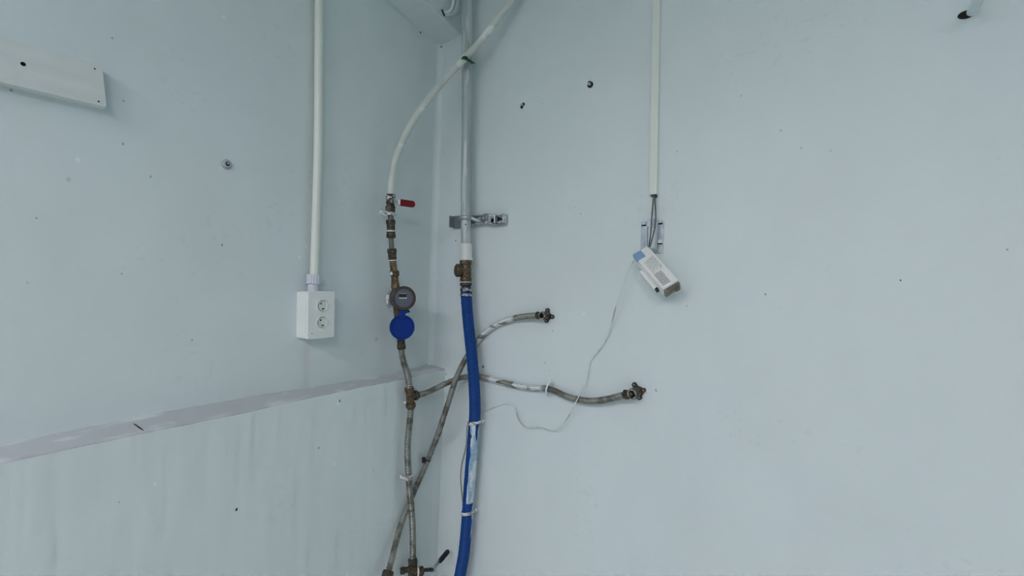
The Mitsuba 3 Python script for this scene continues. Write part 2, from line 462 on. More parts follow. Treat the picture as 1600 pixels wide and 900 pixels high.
Aa, Ba = np.array(A)[::-1], np.array(B)[::-1]
ys = np.r_[np.linspace(0.02, -1.2, 90), np.linspace(-1.2, ROOM_Y, 12)[1:]]
def zint(P, y):
    o = np.argsort(P[:, 1])
    return np.interp(y, P[o, 1], P[o, 2])
zA = zint(Aa, ys) + 0.0015 * (nfbm(np.stack([ys * 12, ys * 0, ys * 0], -1), 3, 5) - .5)
zB = zint(Ba, ys) + 0.004 * (nfbm(np.stack([ys * 17, ys * 0, ys * 0], -1), 3, 6) - .5)
k = len(ys)
# front face
vs = np.linspace(0, 1, 70)
Yg, Tg = np.meshgrid(ys, vs, indexing='ij')
Zg = (zB[:, None] - 0.004) * (1 - Tg)
Xg = xB(Yg, Zg) + wob(Yg, Zg, .0026, 15)
P = np.stack([Xg, Yg, Zg], -1).reshape(-1, 3)
i = np.arange(k - 1)[:, None] * 70
j = np.arange(69)[None, :]
q = np.stack([i + j, i + 70 + j, i + 70 + j + 1, i + j + 1], -1).reshape(-1, 4)
front = trimesh.Trimesh(P, np.vstack([q[:, [0, 2, 1]], q[:, [0, 3, 2]]]), process=False)
put('trim_1', front, 'm_wall_low', True, uv=np.stack([Yg.ravel(), Zg.ravel()], -1))
tag('trim_1', 'thicker lower part of the left wall in pale grey paint below the ledge', kind='structure')
xf = Xg[:, 0]
rows = [(xL(zA) - .01, zA), (xf * .5 + xL(zA) * .5, zA * .5 + zB * .5), (xf - .006, zB - .0002), (xf - .0015, zB - .0012), (xf, zB - .004)]
V = np.concatenate([np.stack([x, ys, z], -1) for x, z in rows])
i = np.arange(len(rows) - 1)[:, None] * k
j = np.arange(k - 1)[None, :]
q = np.stack([i + j, i + k + j, i + k + j + 1, i + j + 1], -1).reshape(-1, 4)
put('trim_1__ledge_top', trimesh.Trimesh(V, np.vstack([q[:, [0, 1, 2]], q[:, [0, 2, 3]]]), process=False), 'm_ledge', 40, label='dusty grey top of the ledge')

# plaster fillet in the corner
zz = np.linspace(0, ROOM_Z - .05, 90)
RF = 0.016 + 0.010 * nfbm(np.stack([zz * 3, zz * 0, zz * 0], -1), 3, 8)
al = np.linspace(0, np.pi / 2, 9)
V = np.stack([np.stack([xL(zz) + RF * (1 - np.cos(t)) * 1.0, -RF * (1 - np.sin(t)), zz], -1) for t in al])
V[..., 0] -= .0005
k = len(zz)
i = np.arange(len(al) - 1)[:, None] * k
j = np.arange(k - 1)[None, :]
q = np.stack([i + j, i + k + j, i + k + j + 1, i + j + 1], -1).reshape(-1, 4)
put('trim_2', trimesh.Trimesh(V.reshape(-1, 3), np.vstack([q[:, [0, 1, 2]], q[:, [0, 2, 3]]]), process=False), 'm_wall_right', True, uv=V[..., [0, 2]].reshape(-1, 2))
tag('trim_2', 'rounded plaster fillet in the corner between the two walls', kind='structure')

# sloping beam in the ceiling corner
Q0, Q1 = pL(690, 74), pL(612, 2)
P0 = pR(721, 55)
dirl = unit(Q1 - Q0)
LB = 0.75
P1 = hit(666, 3, np.array([1.0, 0, 0]), P0[0] + 0.01)
dirp = unit(P1 - P0)
Qe, Pe = Q0 + dirl * LB, P0 + dirp * LB
Qs, Ps = Q0 - dirl * .02, P0 - dirp * .02
Qs[1] = Ps[1] = 0.02
pts = []
for q in (Qs, Qe):
    pts += [q + [-.03, 0, 0], [q[0] - .03, q[1], ROOM_Z + .02]]
for q in (Ps, Pe):
    pts += [q, [q[0], q[1], ROOM_Z + .02]]
put('trim_3', trimesh.convex.convex_hull(np.array(pts)), 'm_wall_low', False)
tag('trim_3', 'sloping painted beam under the ceiling in the corner', kind='structure')

# ------------------------------------------------------------------ ceiling lamps (out of the frame): what lights the place
for n_, (lx, ly) in enumerate(LAMPS):
    key = 'ceiling_lamp' + ('' if n_ == 0 else f'_{n_:03d}')
    put(key + '__housing', cat(box(lx - .62, lx + .62, ly - .17, ly + .17, ROOM_Z - .030, ROOM_Z), *[box(lx + a0, lx + a1, ly + b0, ly + b1, ROOM_Z - .05, ROOM_Z - .025) for a0, a1, b0, b1 in
                                      ((-.62, .62, -.17, -.15), (-.62, .62, .15, .17), (-.62, -.60, -.15, .15), (.60, .62, -.15, .15))]), 'm_lamp_white', False)
    g = trimesh.Trimesh([[lx - .6, ly - .15, ROOM_Z - .04], [lx + .6, ly - .15, ROOM_Z - .04], [lx + .6, ly + .15, ROOM_Z - .04], [lx - .6, ly + .15, ROOM_Z - .04]], [[0, 2, 1], [0, 3, 2]], process=False)
    scene[key + '__diffuser'] = mikit.ply(g, 'm_lamp_white', emitter={'type': 'area', 'radiance': {'type': 'rgb', 'value': LAMP_RGB}})
    tag(key, 'flat white ceiling panel lamp behind the camera, ' + ('nearest the left wall', 'farthest from the left wall', 'farthest from the right wall')[n_], 'lamp', 'ceiling panel lamps')

# ------------------------------------------------------------------ painted plank on the left wall
poly = [pL(u, v, .022) for u, v in ((-170, 8), (159.5, 103), (166.5, 167.5), (-170, 87))]
back = [p * [0, 1, 1] + [xL(p[2]) - .004, 0, 0] for p in poly]
hull = []
for a in poly:
    for b in poly:
        if b is not a:
            hull.append(a + unit(b - a) * .0025)
ctr = np.mean(poly, axis=0)
hull += [p - [.0022, 0, 0] for p in poly]
put('wall_plank__board', trimesh.convex.convex_hull(np.array(hull + back)), 'm_plank', 20)
for kk, (u, v, r) in enumerate(((36, 100, .0030), (154, 158.5, .0013), (148, 107.5, .0012))):
    c = pL(u, v, .0222)
    put('wall_plank__nail_hole' + ('' if kk == 0 else f'_{kk:03d}'), tr(lathe([(0, 0), (r, 0), (r * 1.15, .0005), (0, .0006)], 14), frame(c, [0, 1, 0], [0, 0, 1], [1, 0, 0])), 'm_hole', label='dark hole')
tag('wall_plank', 'white painted plank nailed flat on the upper left wall', 'plank')

# ------------------------------------------------------------------ left conduit and outlet box
RC = .0112
cpts = [pL(498.8, -40, RC + .004), pL(498.5, 0, RC + .004), pL(498, 110, RC + .005), pL(497, 225, RC + .006), pL(494.3, 330, RC + .009), pL(491, 434, .022)]
cpts.insert(0, cpts[0] + [KL * .2, 0, .22])
put('conduit_pipe__pipe', tube(cpts, RC, 20, .01), 'm_conduit', 40)
a, b, c = pL(490.7, 429, .022), pL(489.7, 443.5, .022), pL(489.3, 456, .022)
ribs = sg.Polygon([((.0168 + (.0014 if t % 2 else 0)) * math.cos(2 * math.pi * t / 32), (.0168 + (.0014 if t % 2 else 0)) * math.sin(2 * math.pi * t / 32)) for t in range(32)])
put('conduit_pipe__connector', cat(extr(ribs, np.linalg.norm(b - a), axis_frame(a, b - a)), band(b + (c - b) * .0, c, .0142)), 'm_connector', 25, label='ribbed grey connector nut')
tag('conduit_pipe', 'ivory plastic conduit running straight down the left wall to the socket box', 'pipe')

yl = pL(463.3, 490)[1]
r_ = ray(482.8, 490)
tpar = (yl - EYE[1]) / r_[1]
bd = (EYE + r_ * tpar)[0]
bd = float(np.clip(bd, .03, .075))
f0, f1 = pL(482.4, 455.6, bd - .0), pL(522.3, 526.5, bd)
w_, h_ = f1[1] - yl, f0[2] - f1[2]
bm = frame([xL(f1[2]), yl, f1[2]], [0, 1, 0], [0, 0, 1], [1, 0, 0])
put('socket_box__body', tr(box(0, w_, 0, h_, 0, bd - .009, .0022), bm), 'm_box', 25)
put('socket_box__cover', tr(box(-.001, w_ + .001, -.001, h_ + .001, bd - .0085, bd, .0025), bm), 'm_box', 25)
for kk, (u, v) in enumerate(((504.2, 478), (503.3, 503.8))):
    o = pL(u, v, bd)
    m = frame(np.array([bm[0, 3] + bd, o[1], o[2]]), [0, 1, 0], [0, 0, 1], [1, 0, 0])
    key = 'socket_box__socket' + ('' if kk == 0 else f'_{kk:03d}')
    # round well: rim, sunk floor
    put(key, tr(lathe([(0, .0002), (.0135, .0002), (.0140, .0016), (.0165, .0020), (.0176, .0012), (.0178, 0)], 40), m), 'm_socket', 30)
    put(key + '__well_edge', tr(extr(ring_poly(.0136, .0142).difference(box_ := sg.box(.004, -.02, .02, .02)), .0009, frame([0, 0, .0014], [1, 0, 0], [0, 1, 0], [0, 0, 1])), m), 'm_edge', False, label='dark edge of the round well')
    ho = [tr(lathe([(0, 0), (.0021, 0), (.0021, .0004), (0, .0004)], 12), frame([dx, dy, .0004], [1, 0, 0], [0, 1, 0], [0, 0, 1])) for dx, dy in ((-.0042, .0065),)]
    ho.append(box(-.001, .0042, -.0095, -.0068, .0002, .0009))
    ho.append(box(.003, .0062, -.0088, -.0072, .0002, .0009))
    put(key + '__pin_hole', tr(ho[0], m), 'm_hole', False, label='black pin hole')
    put(key + '__pin_hole_001', tr(cat(*ho[1:]), m), 'm_hole', False, label='black pin slot')
    put(key + '__paint_smear', tr(box(-.006, .010, .0138, .0158, .0012, .0022, .0004), m), 'm_green_paint', 30, label='pale green smear')
sc = pL(487.5, 521.5, bd)
put('socket_box__screw', tr(lathe([(0, 0), (.002, 0), (.0014, .0008), (0, .001)], 12), frame(np.array([bm[0, 3] + bd, sc[1], sc[2]]), [0, 1, 0], [0, 0, 1], [1, 0, 0])), 'm_wire_dull', 30)
tag('socket_box', 'white surface mounted double socket box under the ivory conduit', 'socket')

# ------------------------------------------------------------------ grey riser pipe and its fittings, on the right wall
YP = .046
def pp(u, v, y=YP):
    return pR(u, v, y)
RP = .0170
top = pp(729.8, -30)
put('riser_pipe__pipe', tube([top + [0, 0, .2], top, pp(729.6, 60), pp(729, 200), pp(728, 345), pp(728, 384)], RP, 24, .02), 'm_pipe_grey', 40)
put('riser_pipe__coupling', cat(seg(pp(728.3, 381), pp(728.3, 402), [(0, .0186), (.03, .0197), (1, .0200)], 28), band(pp(728.3, 401.5), pp(728.3, 407), .0222, 28)), 'm_coupling', 35, label='white plastic coupling sleeve')
rv = np.array([0, -1, 0])
hs = pR(727.5, 350.5, YP + RP - .0006)
put('riser_pipe__bolt_hole', tr(lathe([(0, 0), (.0022, 0), (.002, .0009), (0, .001)], 12), frame(hs, [1, 0, 0], [0, 0, 1], [0, -1, 0])), 'm_hole', 30, label='small dark hole')
tag('riser_pipe', 'grey painted vertical pipe beside the corner with a white coupling at its foot', 'pipe')

a0, a1 = pp(727.6, 406.5), pp(727.6, 414)
b0, b1 = pp(727.8, 433.5), pp(727.8, 440)
bl = pR(714.5, 423, .058)
bc = pp(727.8, 423)
bdir = unit(np.array([-.50, -.86, 0]))
put('brass_tee__body', cat(seg(a1, b0, [(0, .0172), (.3, .0182), (.7, .0182), (1, .0172)], 26), band(a0, a1, .0202, 26), band(b0, b1, .0198, 26),
                           seg(bc + bdir * .004, bc + bdir * .034, [(0, .0165), (.45, .0170), (.52, .0212), (.92, .0220), (1, .0195)], 28)), 'm_brass', 35)
e = bc + bdir * .0335
put('brass_tee__plug', seg(e, e + bdir * .0045, [(0, .0180), (.5, .0170), (1, .0110)], 26), 'm_brass_dark', 30)
put('brass_tee__sealing_tape', band(pp(727.8, 439.6), pp(727.8, 441.8), .0172, 24), 'm_tape', 35, label='white thread tape')
tag('brass_tee', 'dull brass tee with a plugged side branch below the white coupling', 'pipe fitting')

put('hose_tail', cat(hexnut(pp(727.9, 441.5), pp(728, 447), .0196, 6, .2), cyl(pp(728, 446), pp(728.4, 458), .0150)), 'm_black', 30)
tag('hose_tail', 'black hose tail screwed into the brass tee above the blue hose', 'pipe fitting')
blue_pts = [pp(728.2, 449, .047), pp(728.6, 462, .047), pp(730.5, 490, .048), pp(734.5, 530, .050), pp(739, 575, .051), pp(741.5, 615, .050), pp(742, 645, .046), pp(740, 675, .042), pp(736.5, 720, .040),
            pp(733, 765, .040), pp(730.8, 800, .040), pp(728, 835, .042), pp(724, 870, .044), pp(717.5, 905, .047), pp(711, 940, .05)]
put('blue_hose', corrugated(blue_pts, .0192, .0019, .0062, 22, .7), 'm_blue', True)
tag('blue_hose', 'thick blue corrugated hose hanging down from the brass tee, smeared with white paint', 'hose')
for kk, (v0, v1) in enumerate(((449, 455.5), (458.5, 463))):
    key = 'hose_clamp' + ('' if kk == 0 else f'_{kk:03d}')
    u = 728.3
    p0, p1 = pp(u, v0, .047), pp(u, v1, .047)
    g = [seg(p0, p1, [(0, .0196), (.05, .0206), (.4, .0206), (.5, .0200), (.6, .0206), (.95, .0206), (1, .0196)], 28)]
    put(key + '__band', cat(*g), 'm_chrome', 35)
    mid = (p0 + p1) / 2 + [.017, -.009, 0]
    put(key + '__screw', cat(cyl(mid + [-.004, .010, 0], mid + [.002, -.010, 0], .0042, 12), hexnut(mid + [.0015, -.009, 0], mid + [.004, -.015, 0], .0050)), 'm_zinc', 30)
    tag(key, 'upper steel hose clamp around the black tail, just under the brass tee' if kk == 0 else 'lower steel hose clamp around the top end of the blue hose', 'hose clamp')

# clamp bracket holding the riser
zb = pp(728, 341)[2]
ctr = pp(728, 341)
ang = np.linspace(math.radians(-200), math.radians(25), 40)
ang = np.linspace(math.radians(180), math.radians(360), 36)
arc = np.array([[ctr[0] + .0214 * math.cos(t), ctr[1] + .0214 * math.sin(t), zb] for t in ang])
arc = np.vstack([[ctr[0] - .0214, ctr[1] + .03, zb + .0005], arc, [ctr[0] + .030, ctr[1] + .006, zb - .003], [ctr[0] + .046, ctr[1] + .018, zb - .006]])
bq, _ = spline(arc, .002)
bandm = sweep(bq, .0042, 10)
bandm.vertices[:, 2] = zb + (bandm.vertices[:, 2] - zb) * 1.55
put('pipe_clamp__band', bandm, 'm_zinc', 40)
fl = pR(714.8, 347, .012)
put('pipe_clamp__back_plate', tr(extr(sg.box(-.0135, -.0195, .016, .0195).union(sg.box(.0, -.010, .085, .010)).buffer(.002), .004), frame(pR(714.5, 347.2, .004), [1, 0, 0], [0, 0, 1], [0, -1, 0])), 'm_zinc_dark', 25)
put('pipe_clamp__back_lip', tr(box(-.0135, -.0100, -.0195, .0195, 0, .028, .001), frame(pR(714.5, 347.2, .004), [1, 0, 0], [0, 0, 1], [0, -1, 0])), 'm_zinc_dark', 25)
m = frame(pR(770, 344.3, .006), [1, 0, 0], [0, 0, 1], [0, -1, 0])
put('pipe_clamp__rail', tr(box(-.078, -.011, .0140, .0190, .004, .020, .001), m), 'm_zinc', 25)
low = sg.Polygon([(-.076, -.0085), (-.040, -.0060), (-.018, -.0045), (.004, -.0085), (.022, -.0118), (.022, -.0160), (.0, -.0155), (-.018, -.0100), (-.040, -.0105), (-.076, -.0125)])
put('pipe_clamp__rail_001', tr(extr(low, .017, frame([0, 0, .004], [1, 0, 0], [0, 1, 0], [0, 0, 1])), m), 'm_zinc_bright', 25)
put('pipe_clamp__web', tr(cat(box(-.056, -.010, .0020, .0145, .010, .0125, .0006), box(-.040, -.010, -.0065, -.0005, .010, .0125, .0006)), m), 'm_zinc_bright', 25)
put('pipe_clamp__strap', tr(cat(box(-.0185, -.0065, .0005, .0205, .006, .026, .002), box(-.004, .000, -.006, .0190, .008, .020, .001)), m), 'm_zinc_bright', 25)
arm = sg.Polygon([(-.008, .0155), (.008, .0165), (.018, .0120), (.040, .0125), (.052, .0160), (.056, .012), (.056, -.011), (.053, -.0155), (.006, -.0155), (-.008, -.009)])
slots = sg.Point(.0105, -.0040).buffer(.0072).union(sg.Polygon([(.0275, .0090), (.0485, .0010), (.0485, -.0045), (.0275, -.0075)]))
put('pipe_clamp__arm', tr(extr(arm.difference(slots), .0030, frame([0, 0, .012], [1, 0, 0], [0, 1, 0], [0, 0, 1])), m), 'm_zinc_bright', 25)
put('pipe_clamp__arm_back', tr(extr(arm.buffer(-.001), .0020, frame([0, 0, .002], [1, 0, 0], [0, 1, 0], [0, 0, 1])), m), 'm_black', 25, label='dark inside of the arm')
put('pipe_clamp__bolt', tr(cat(cyl([.0215, .0135, .018], [.0215, -.0155, .018], .0040, 14), hexnut([.0215, -.0080, .018], [.0215, -.0160, .018], .0075)), m), 'm_chrome', 30)
put('pipe_clamp__nut', tr(hexnut([.0215, .0075, .018], [.0215, .0135, .018], .0072), m), 'm_zinc_bright', 25)
put('pipe_clamp__end_lip', tr(box(.0525, .0575, -.0150, .0150, 0, .021, .0012), m), 'm_zinc_bright', 25)
put('pipe_clamp__screw', tr(cyl([.030, -.001, .012], [.052, -.003, .017], .0030, 12), m), 'm_black', 30)
tag('pipe_clamp', 'zinc pipe clamp fixing the grey riser to the right wall', 'clamp')

# ------------------------------------------------------------------ white hose rising across the corner to the ceiling
RH = .0108
hose = [pL(610.2, 306, .055), pL(611.2, 292, .056), pL(614, 270, .058), pL(619.5, 246, .062), pL(630, 219, .072), pL(645, 190, .09), pL(668, 157, .118), pR(695, 124.5, .118), pR(711, 107, .098), pR(727, 90, .083),
        pR(750, 65, .070), pR(775, 33, .055), pR(800, 0, .042), pR(822, -32, .03)]
put('white_hose', tube(hose, RH, 18, .008), 'm_pipe_white', True)
tag('white_hose', 'off white plastic hose curving from the red handled valve up across the corner and riser', 'hose')
# green tie
kn = pR(729.5, 92.5, .096)
loop = [pR(u, v, o) for u, v, o in ((722, 90.5, .085), (726, 90, .097), (732, 93, .094), (737.5, 96, .075), (738, 97, .05), (734, 96, .026), (727, 94, .026), (720.3, 92, .045), (719.8, 91, .07), (722, 90.5, .085))]
put('wire_tie__loop', tube(loop, .0021, 8, .003), 'm_green', True)
put('wire_tie__loop_001', tube([p + [.001, -.002, -.0048] for p in loop], .0020, 8, .003), 'm_green', True)
put('wire_tie__knot', cat(tr(torus(.0046, .0022), axis_frame(kn + [-.004, -.007, .003], [.4, -.8, .3])), tr(torus(.0040, .0022), axis_frame(kn + [.003, -.007, -.001], [.7, -.6, -.2])),
                          tube([kn + [-.021, .000, .006], kn + [-.014, -.004, .008], kn + [-.006, -.010, .003], kn + [.006, -.008, -.005]], .0022, 8, .002)), 'm_green', True)
put('wire_tie__tail', tube([kn + [.004, -.008, -.004], kn + [.016, -.006, -.012], kn + [.034, -.002, -.022]], .0019, 8, .002), 'm_green', True)
tag('wire_tie', 'green wire tie knotted where the white hose crosses the grey riser', 'tie')

# ------------------------------------------------------------------ valve, couplings and water meter on the left wall
XO = .055
def c3(u, v, x=XO):
    return pL(u, v, x)
s_ = 2.02e-3
# ball valve with red lever
put('ball_valve__body', cat(cyl(c3(610.2, 311), c3(610, 323), 5.9 * s_), seg(c3(610, 312), c3(610, 321), [(0, 5 * s_), (.5, 6.9 * s_), (1, 5 * s_)], 20)), 'm_brass_dark', 30)
put('ball_valve__top_nut', hexnut(c3(610.2, 303.5), c3(610.2, 313), 7.6 * s_), 'm_chrome', 20, label='chrome compression nut')
put('ball_valve__lower_nut', cat(hexnut(c3(609.8, 320.5), c3(609.7, 332.5), 7.8 * s_), band(c3(609.7, 331), c3(609.6, 334), 6.4 * s_)), 'm_brass_dark', 20)
vd = unit(EYE - c3(614, 317))
st0 = c3(611, 317)
out_ = unit(np.array([.80, -.60, 0]))
st1 = st0 + out_ * .030
put('ball_valve__stem', cat(cyl(st0 + out_ * .006, st1, .0055, 14), hexnut(st1 - out_ * .003, st1 + out_ * .003, .0075)), 'm_brass', 25)
h0 = st1
h1 = hit(623, 317.5, np.array([1.0, 0, 0]), st1[0] + .004)
h2 = hit(646.5, 319.6, np.array([1.0, 0, 0]), st1[0] + .014)
ax = unit(h2 - h1)
side = unit(np.cross(ax, out_))
def lever(p, q, w, t, n=out_):
    ax = unit(q - p)
    L = np.linalg.norm(q - p)
    nn = unit(n - np.dot(n, ax) * ax)
    return frame(p, ax, np.cross(nn, ax), nn), L
m, L = lever(h0, h2, 0, 0)
lc = np.linalg.norm(h1 - h0)
put('ball_valve__lever', tr(extr(sg.LineString([(0, 0), (lc + .004, 0)]).buffer(.0062, 6), .0025), m), 'm_zinc', 25)
put('ball_valve__collar', tr(box(lc - .004, lc + .003, -.0085, .0085, -.003, .0065, .002), m), 'm_coupling', 30, label='white collar on the lever')
gr = sg.LineString([(lc + .010, 0), (L - .008, 0)]).buffer(.0102, 8).union(sg.box(lc + .002, -.0088, lc + .02, .0088))
layers = [(0.72, -.0045), (1, -.0018), (1, .0048), (.72, .0085)]
pts = []
for f_, z in layers:
    xy = np.array(gr.buffer(-(1 - f_) * .009).exterior.coords)
    pts.append(np.c_[xy, np.full(len(xy), z)])
put('ball_valve__handle', tr(trimesh.convex.convex_hull(np.vstack(pts)), m), 'm_red', 25, label='red plastic handle')
tag('ball_valve', 'small brass valve with a red lever handle below the white hose', 'valve')

# saddle strap under the valve
sp = pL(599, 332.5, 0)
mS = frame(sp, [0, 1, 0], [0, 0, 1], [1, 0, 0])
cc = c3(609.3, 334)
arcp = []
base = c3(609.3, 334, 0)
th = np.linspace(math.radians(200), math.radians(-20), 20)
ctrS = c3(609.5, 334.5)
for t in np.linspace(math.radians(-170), math.radians(60), 24):
    arcp.append(ctrS + np.array([.0155 * math.cos(t), .0155 * math.sin(t), .000]))
put('pipe_strap__band', (lambda g: (g.vertices.__setitem__((slice(None), 2), ctrS[2] + (g.vertices[:, 2] - ctrS[2]) * 3.0), g)[1])(sweep(np.array(arcp), .0018, 8)), 'm_dirty_paint', 40)
w0 = pL(594.8, 331.0, .046)
w1 = c3(606, 334.4, .060)
mm, LL = lever(w0, w1, 0, 0, np.array([.75, -.66, 0]))
put('pipe_strap__tab', tr(box(-.002, LL, -.0075, .0075, -.002, .002, .0012), mm), 'm_dirty_paint', 30)
put('pipe_strap__screw', cat(tr(cyl([.002, 0, -.008], [.002, 0, .006], .0058, 14), mm)), 'm_zinc', 30)
put('pipe_strap__hanger', cyl(pL(597, 332, -.002), pL(597, 332, .05), .004, 10), 'm_paint', 30)
tag('pipe_strap', 'white painted strap holding the pipe just under the red handled valve', 'bracket')

# nipple, coupling, union down to the meter
put('check_coupling__nipple', cyl(c3(610.6, 333), c3(610.8, 346), 4.4 * s_, 18), 'm_nipple', 30, label='grey green pipe nipple above the coupling')
put('check_coupling__nipple_001', cyl(c3(611, 370), c3(611.9, 390), 3.9 * s_, 18), 'm_nipple', 30, label='grey green pipe nipple below the coupling')
put('check_coupling__upper_body', cat(band(c3(610.4, 343.5), c3(610.5, 351), 7.1 * s_), cyl(c3(610.5, 350), c3(610.8, 360), 6.3 * s_)), 'm_brass_dark', 30)
put('check_coupling__white_ring', band(c3(610.8, 359.3), c3(610.9, 362.4), 6.3 * s_), 'm_tape', 30, label='white ring')
put('check_coupling__lower_body', cat(cyl(c3(610.9, 362), c3(611, 367), 6.5 * s_), band(c3(611, 365), c3(611.2, 372), 7.1 * s_)), 'm_brass_dark', 30)
tag('check_coupling', 'dark bronze double coupling below the valve with a white ring round its middle', 'pipe fitting')
put('pipe_union__nut', hexnut(c3(612.1, 388.5), c3(612.5, 396), 7.6 * s_), 'm_brass_dark', 20)
put('pipe_union__sleeve', cyl(c3(612.5, 395.5), c3(613.4, 405.5), 6.3 * s_), 'm_brass_dark', 30)
put('pipe_union__sealing_tape', band(c3(613.4, 405), c3(613.6, 407.3), 5.8 * s_), 'm_tape', 30, label='pale thread tape')
put('pipe_union__copper_nipple', cyl(c3(613.6, 406.5), c3(615.6, 424), 5.3 * s_), 'm_copper', 30, label='coppery nipple')
tag('pipe_union', 'dark union and copper coloured nipple between the double coupling and the water meter', 'pipe fitting')

# water meter
put('water_meter__inlet_nut', hexnut(c3(616, 423), c3(616.7, 431.5), 7.7 * s_), 'm_brass', 20)
put('water_meter__inlet_tail', seg(c3(616.7, 431), c3(617.8, 449), [(0, 5.3 * s_), (.5, 5.8 * s_), (1, 6.8 * s_)], 22), 'm_copper', 30)
nut_p = c3(611.6, 427.4, .064)
put('water_meter__paint_dab', tr(trimesh.creation.icosphere(2, .0052), np.diag([.8, .9, 1.15, 1.0])).apply_translation(nut_p), 'm_paint', True, label='white paint dab')
mn = unit(np.array([.885, -.465, .02]))
mc = c3(621, 469, .055)
dial_c = hit(630.3, 466.3, np.array([.885, -.465, .02]), float(np.dot(mn, mc) / 1.0 + .046)) if False else None
# register centre: the pixel (631, 466) at .045 in front of the body axis
den = np.dot(mn, ray(631, 466))
dial_c = EYE + ray(631, 466) * ((np.dot(mn, mc) + .044 - np.dot(mn, EYE)) / den)
mD = axis_frame(dial_c, mn, (0, 0, 1))
RD = .0378
put('water_meter__body', cat(tr(lathe([(0, -.052), (.026, -.052), (.034, -.044), (.036, -.034), (.036, -.020), (0, -.020)], 36), mD), seg(c3(617.6, 448), c3(626, 530), [(0, 6.2 * s_), (.25, 6.8 * s_), (.75, 6.4 * s_), (1, 5.2 * s_)], 24)), 'm_brass', 35)
put('water_meter__register', tr(lathe([(0, -.042), (.0340, -.042), (.0365, -.038), (.0365, -.003), (.0350, -.001), (0, -.001)], 44), mD), 'm_meter_body', 30)
put('water_meter__register__bezel', tr(lathe([(.0285, .0), (.0300, .0035), (.0350, .004), (RD, .002), (RD, -.004), (.0355, -.006)], 48), mD), 'm_meter_ring', 40, label='brown bezel ring')
put('water_meter__register__dial', tr(lathe([(0, .0012), (.0292, .0012), (.0292, 0), (0, -.0005)], 40), mD), 'm_dial', 30, label='grey dial face')
dg = frame([-.004, .0085, .0012], [1, 0, 0], [0, 1, 0], [0, 0, 1])
put('water_meter__register__counter_window', tr(cat(*[tr(box(-.0115 + .0058 * i, -.0064 + .0058 * i, -.0045, .0045, 0, .0009), dg) for i in range(4)]), mD), 'm_window', False, label='dark counter window with four digit cells')
put('water_meter__register__scale_marks', tr(cat(*[tr(box(-.011 + .0042 * i, -.0082 + .0042 * i, -.0098, -.0064, 0, .0008), dg) for i in range(6)], *[tr(box(-.0105 + .006 * i, -.0075 + .006 * i, .0056, .0070, 0, .0008), dg) for i in range(4)]), mD), 'm_print', False, label='small white printed marks')
# hinge and the lid that hangs open
up_d, rt_d = mD[:3, 1], mD[:3, 0]
hg = dial_c - up_d * .041 - mn * .004
put('water_meter__hinge', cat(cyl(hg - rt_d * .010, hg + rt_d * .014, .0052, 14), tr(box(-.009, .009, -.008, .006, -.012, .001, .001), frame(hg, rt_d, up_d, mn))), 'm_lid', 30)
put('water_meter__hinge__pin', cyl(hg + rt_d * .012, hg + rt_d * .019, .0044, 12), 'm_black', 30, label='black hinge pin')
ln = unit(np.array([.86, -.50, .06]))
lid_c = hg + (hit(628.4, 511.3, ln, np.dot(ln, hg + ln * .001)) - hg)
mL = axis_frame(lid_c, ln, (0, 0, 1))
put('water_meter__lid', cat(tr(lathe([(0, -.002), (.0325, -.002), (.034, .0), (.0345, .004), (.0375, .0045), (.0385, .003), (.0385, -.004), (.037, -.006), (0, -.0065)], 52), mL),
                            tr(box(-.009, .009, .026, .052, -.005, .003, .0015), mL)), 'm_lid', 30, label='round blue lid hanging open')
fm = axis_frame(dial_c - mn * .062 - rt_d * .0035 - up_d * .005, unit(mn + [.0, -.12, 0]), (0, 0, 1))
put('water_meter__painted_flange', tr(lathe([(0, -.010), (.026, -.010), (.0375, -.005), (.0375, .004), (.033, .009), (0, .009)], 36), fm), 'm_dirty_paint', 40, label='white painted back flange')
put('water_meter__outlet_coupling', cat(cyl(c3(626.2, 526), c3(627.2, 541), 6.2 * s_), band(c3(627.1, 538), c3(627.3, 545), 6.9 * s_)), 'm_brass_dark', 30)
put('water_meter__outlet_coupling__ring', band(c3(627.0, 537), c3(627.1, 538.6), 6.5 * s_), 'm_brass', 30, label='brass ring')
tag('water_meter', 'water meter with a round grey dial and a blue lid hanging open', 'water meter')

# ------------------------------------------------------------------ corrugated steel pipes
RS, AS, PS = .0104, .0022, .0066
tee_t, tee_b = pB(639.6, 605, .030), pB(642, 637, .030)
fa = [c3(627.2, 543), c3(628.5, 556), pL(632, 572, .062), pL(636.5, 588, .085)]
fa = [c3(627.2, 543), c3(628.6, 557, .058), c3(632, 570, .070), c3(636.3, 583, .087), pB(638.6, 596, .030), tee_t + [0, 0, -.004]]
put('steel_flex_pipe', corrugated(fa, RS, AS, PS), 'm_steel', True)
tag('steel_flex_pipe', 'short corrugated steel pipe from the water meter down to the brown tee', 'pipe', 'corrugated steel pipes')
ta, tb = pB(639.8, 611, .030), pB(641.6, 631, .030)
brd = unit(pB(657, 616.5, .034) - pB(641, 620, .030))
tc = pB(640.8, 619.5, .030)
put('branch_tee__body', cat(cyl(ta, tb, 6 * s_), band(pB(639.5, 605.5, .030), pB(639.9, 612.5, .030), 7.4 * s_), band(pB(641.5, 630, .030), pB(642.0, 636, .030), 7.8 * s_), cyl(tc, tc + brd * .022, 5.2 * s_)), 'm_brass', 30)
put('branch_tee__branch_nut', hexnut(tc + brd * .016, tc + brd * .030, 8.0 * s_), 'm_brass_dark', 20)
put('branch_tee__bottom_nut', hexnut(pB(641.8, 634, .030), pB(642.1, 638.5, .030), 6.4 * s_), 'm_brass_dark', 20)
dab = pB(632.5, 629, .034)
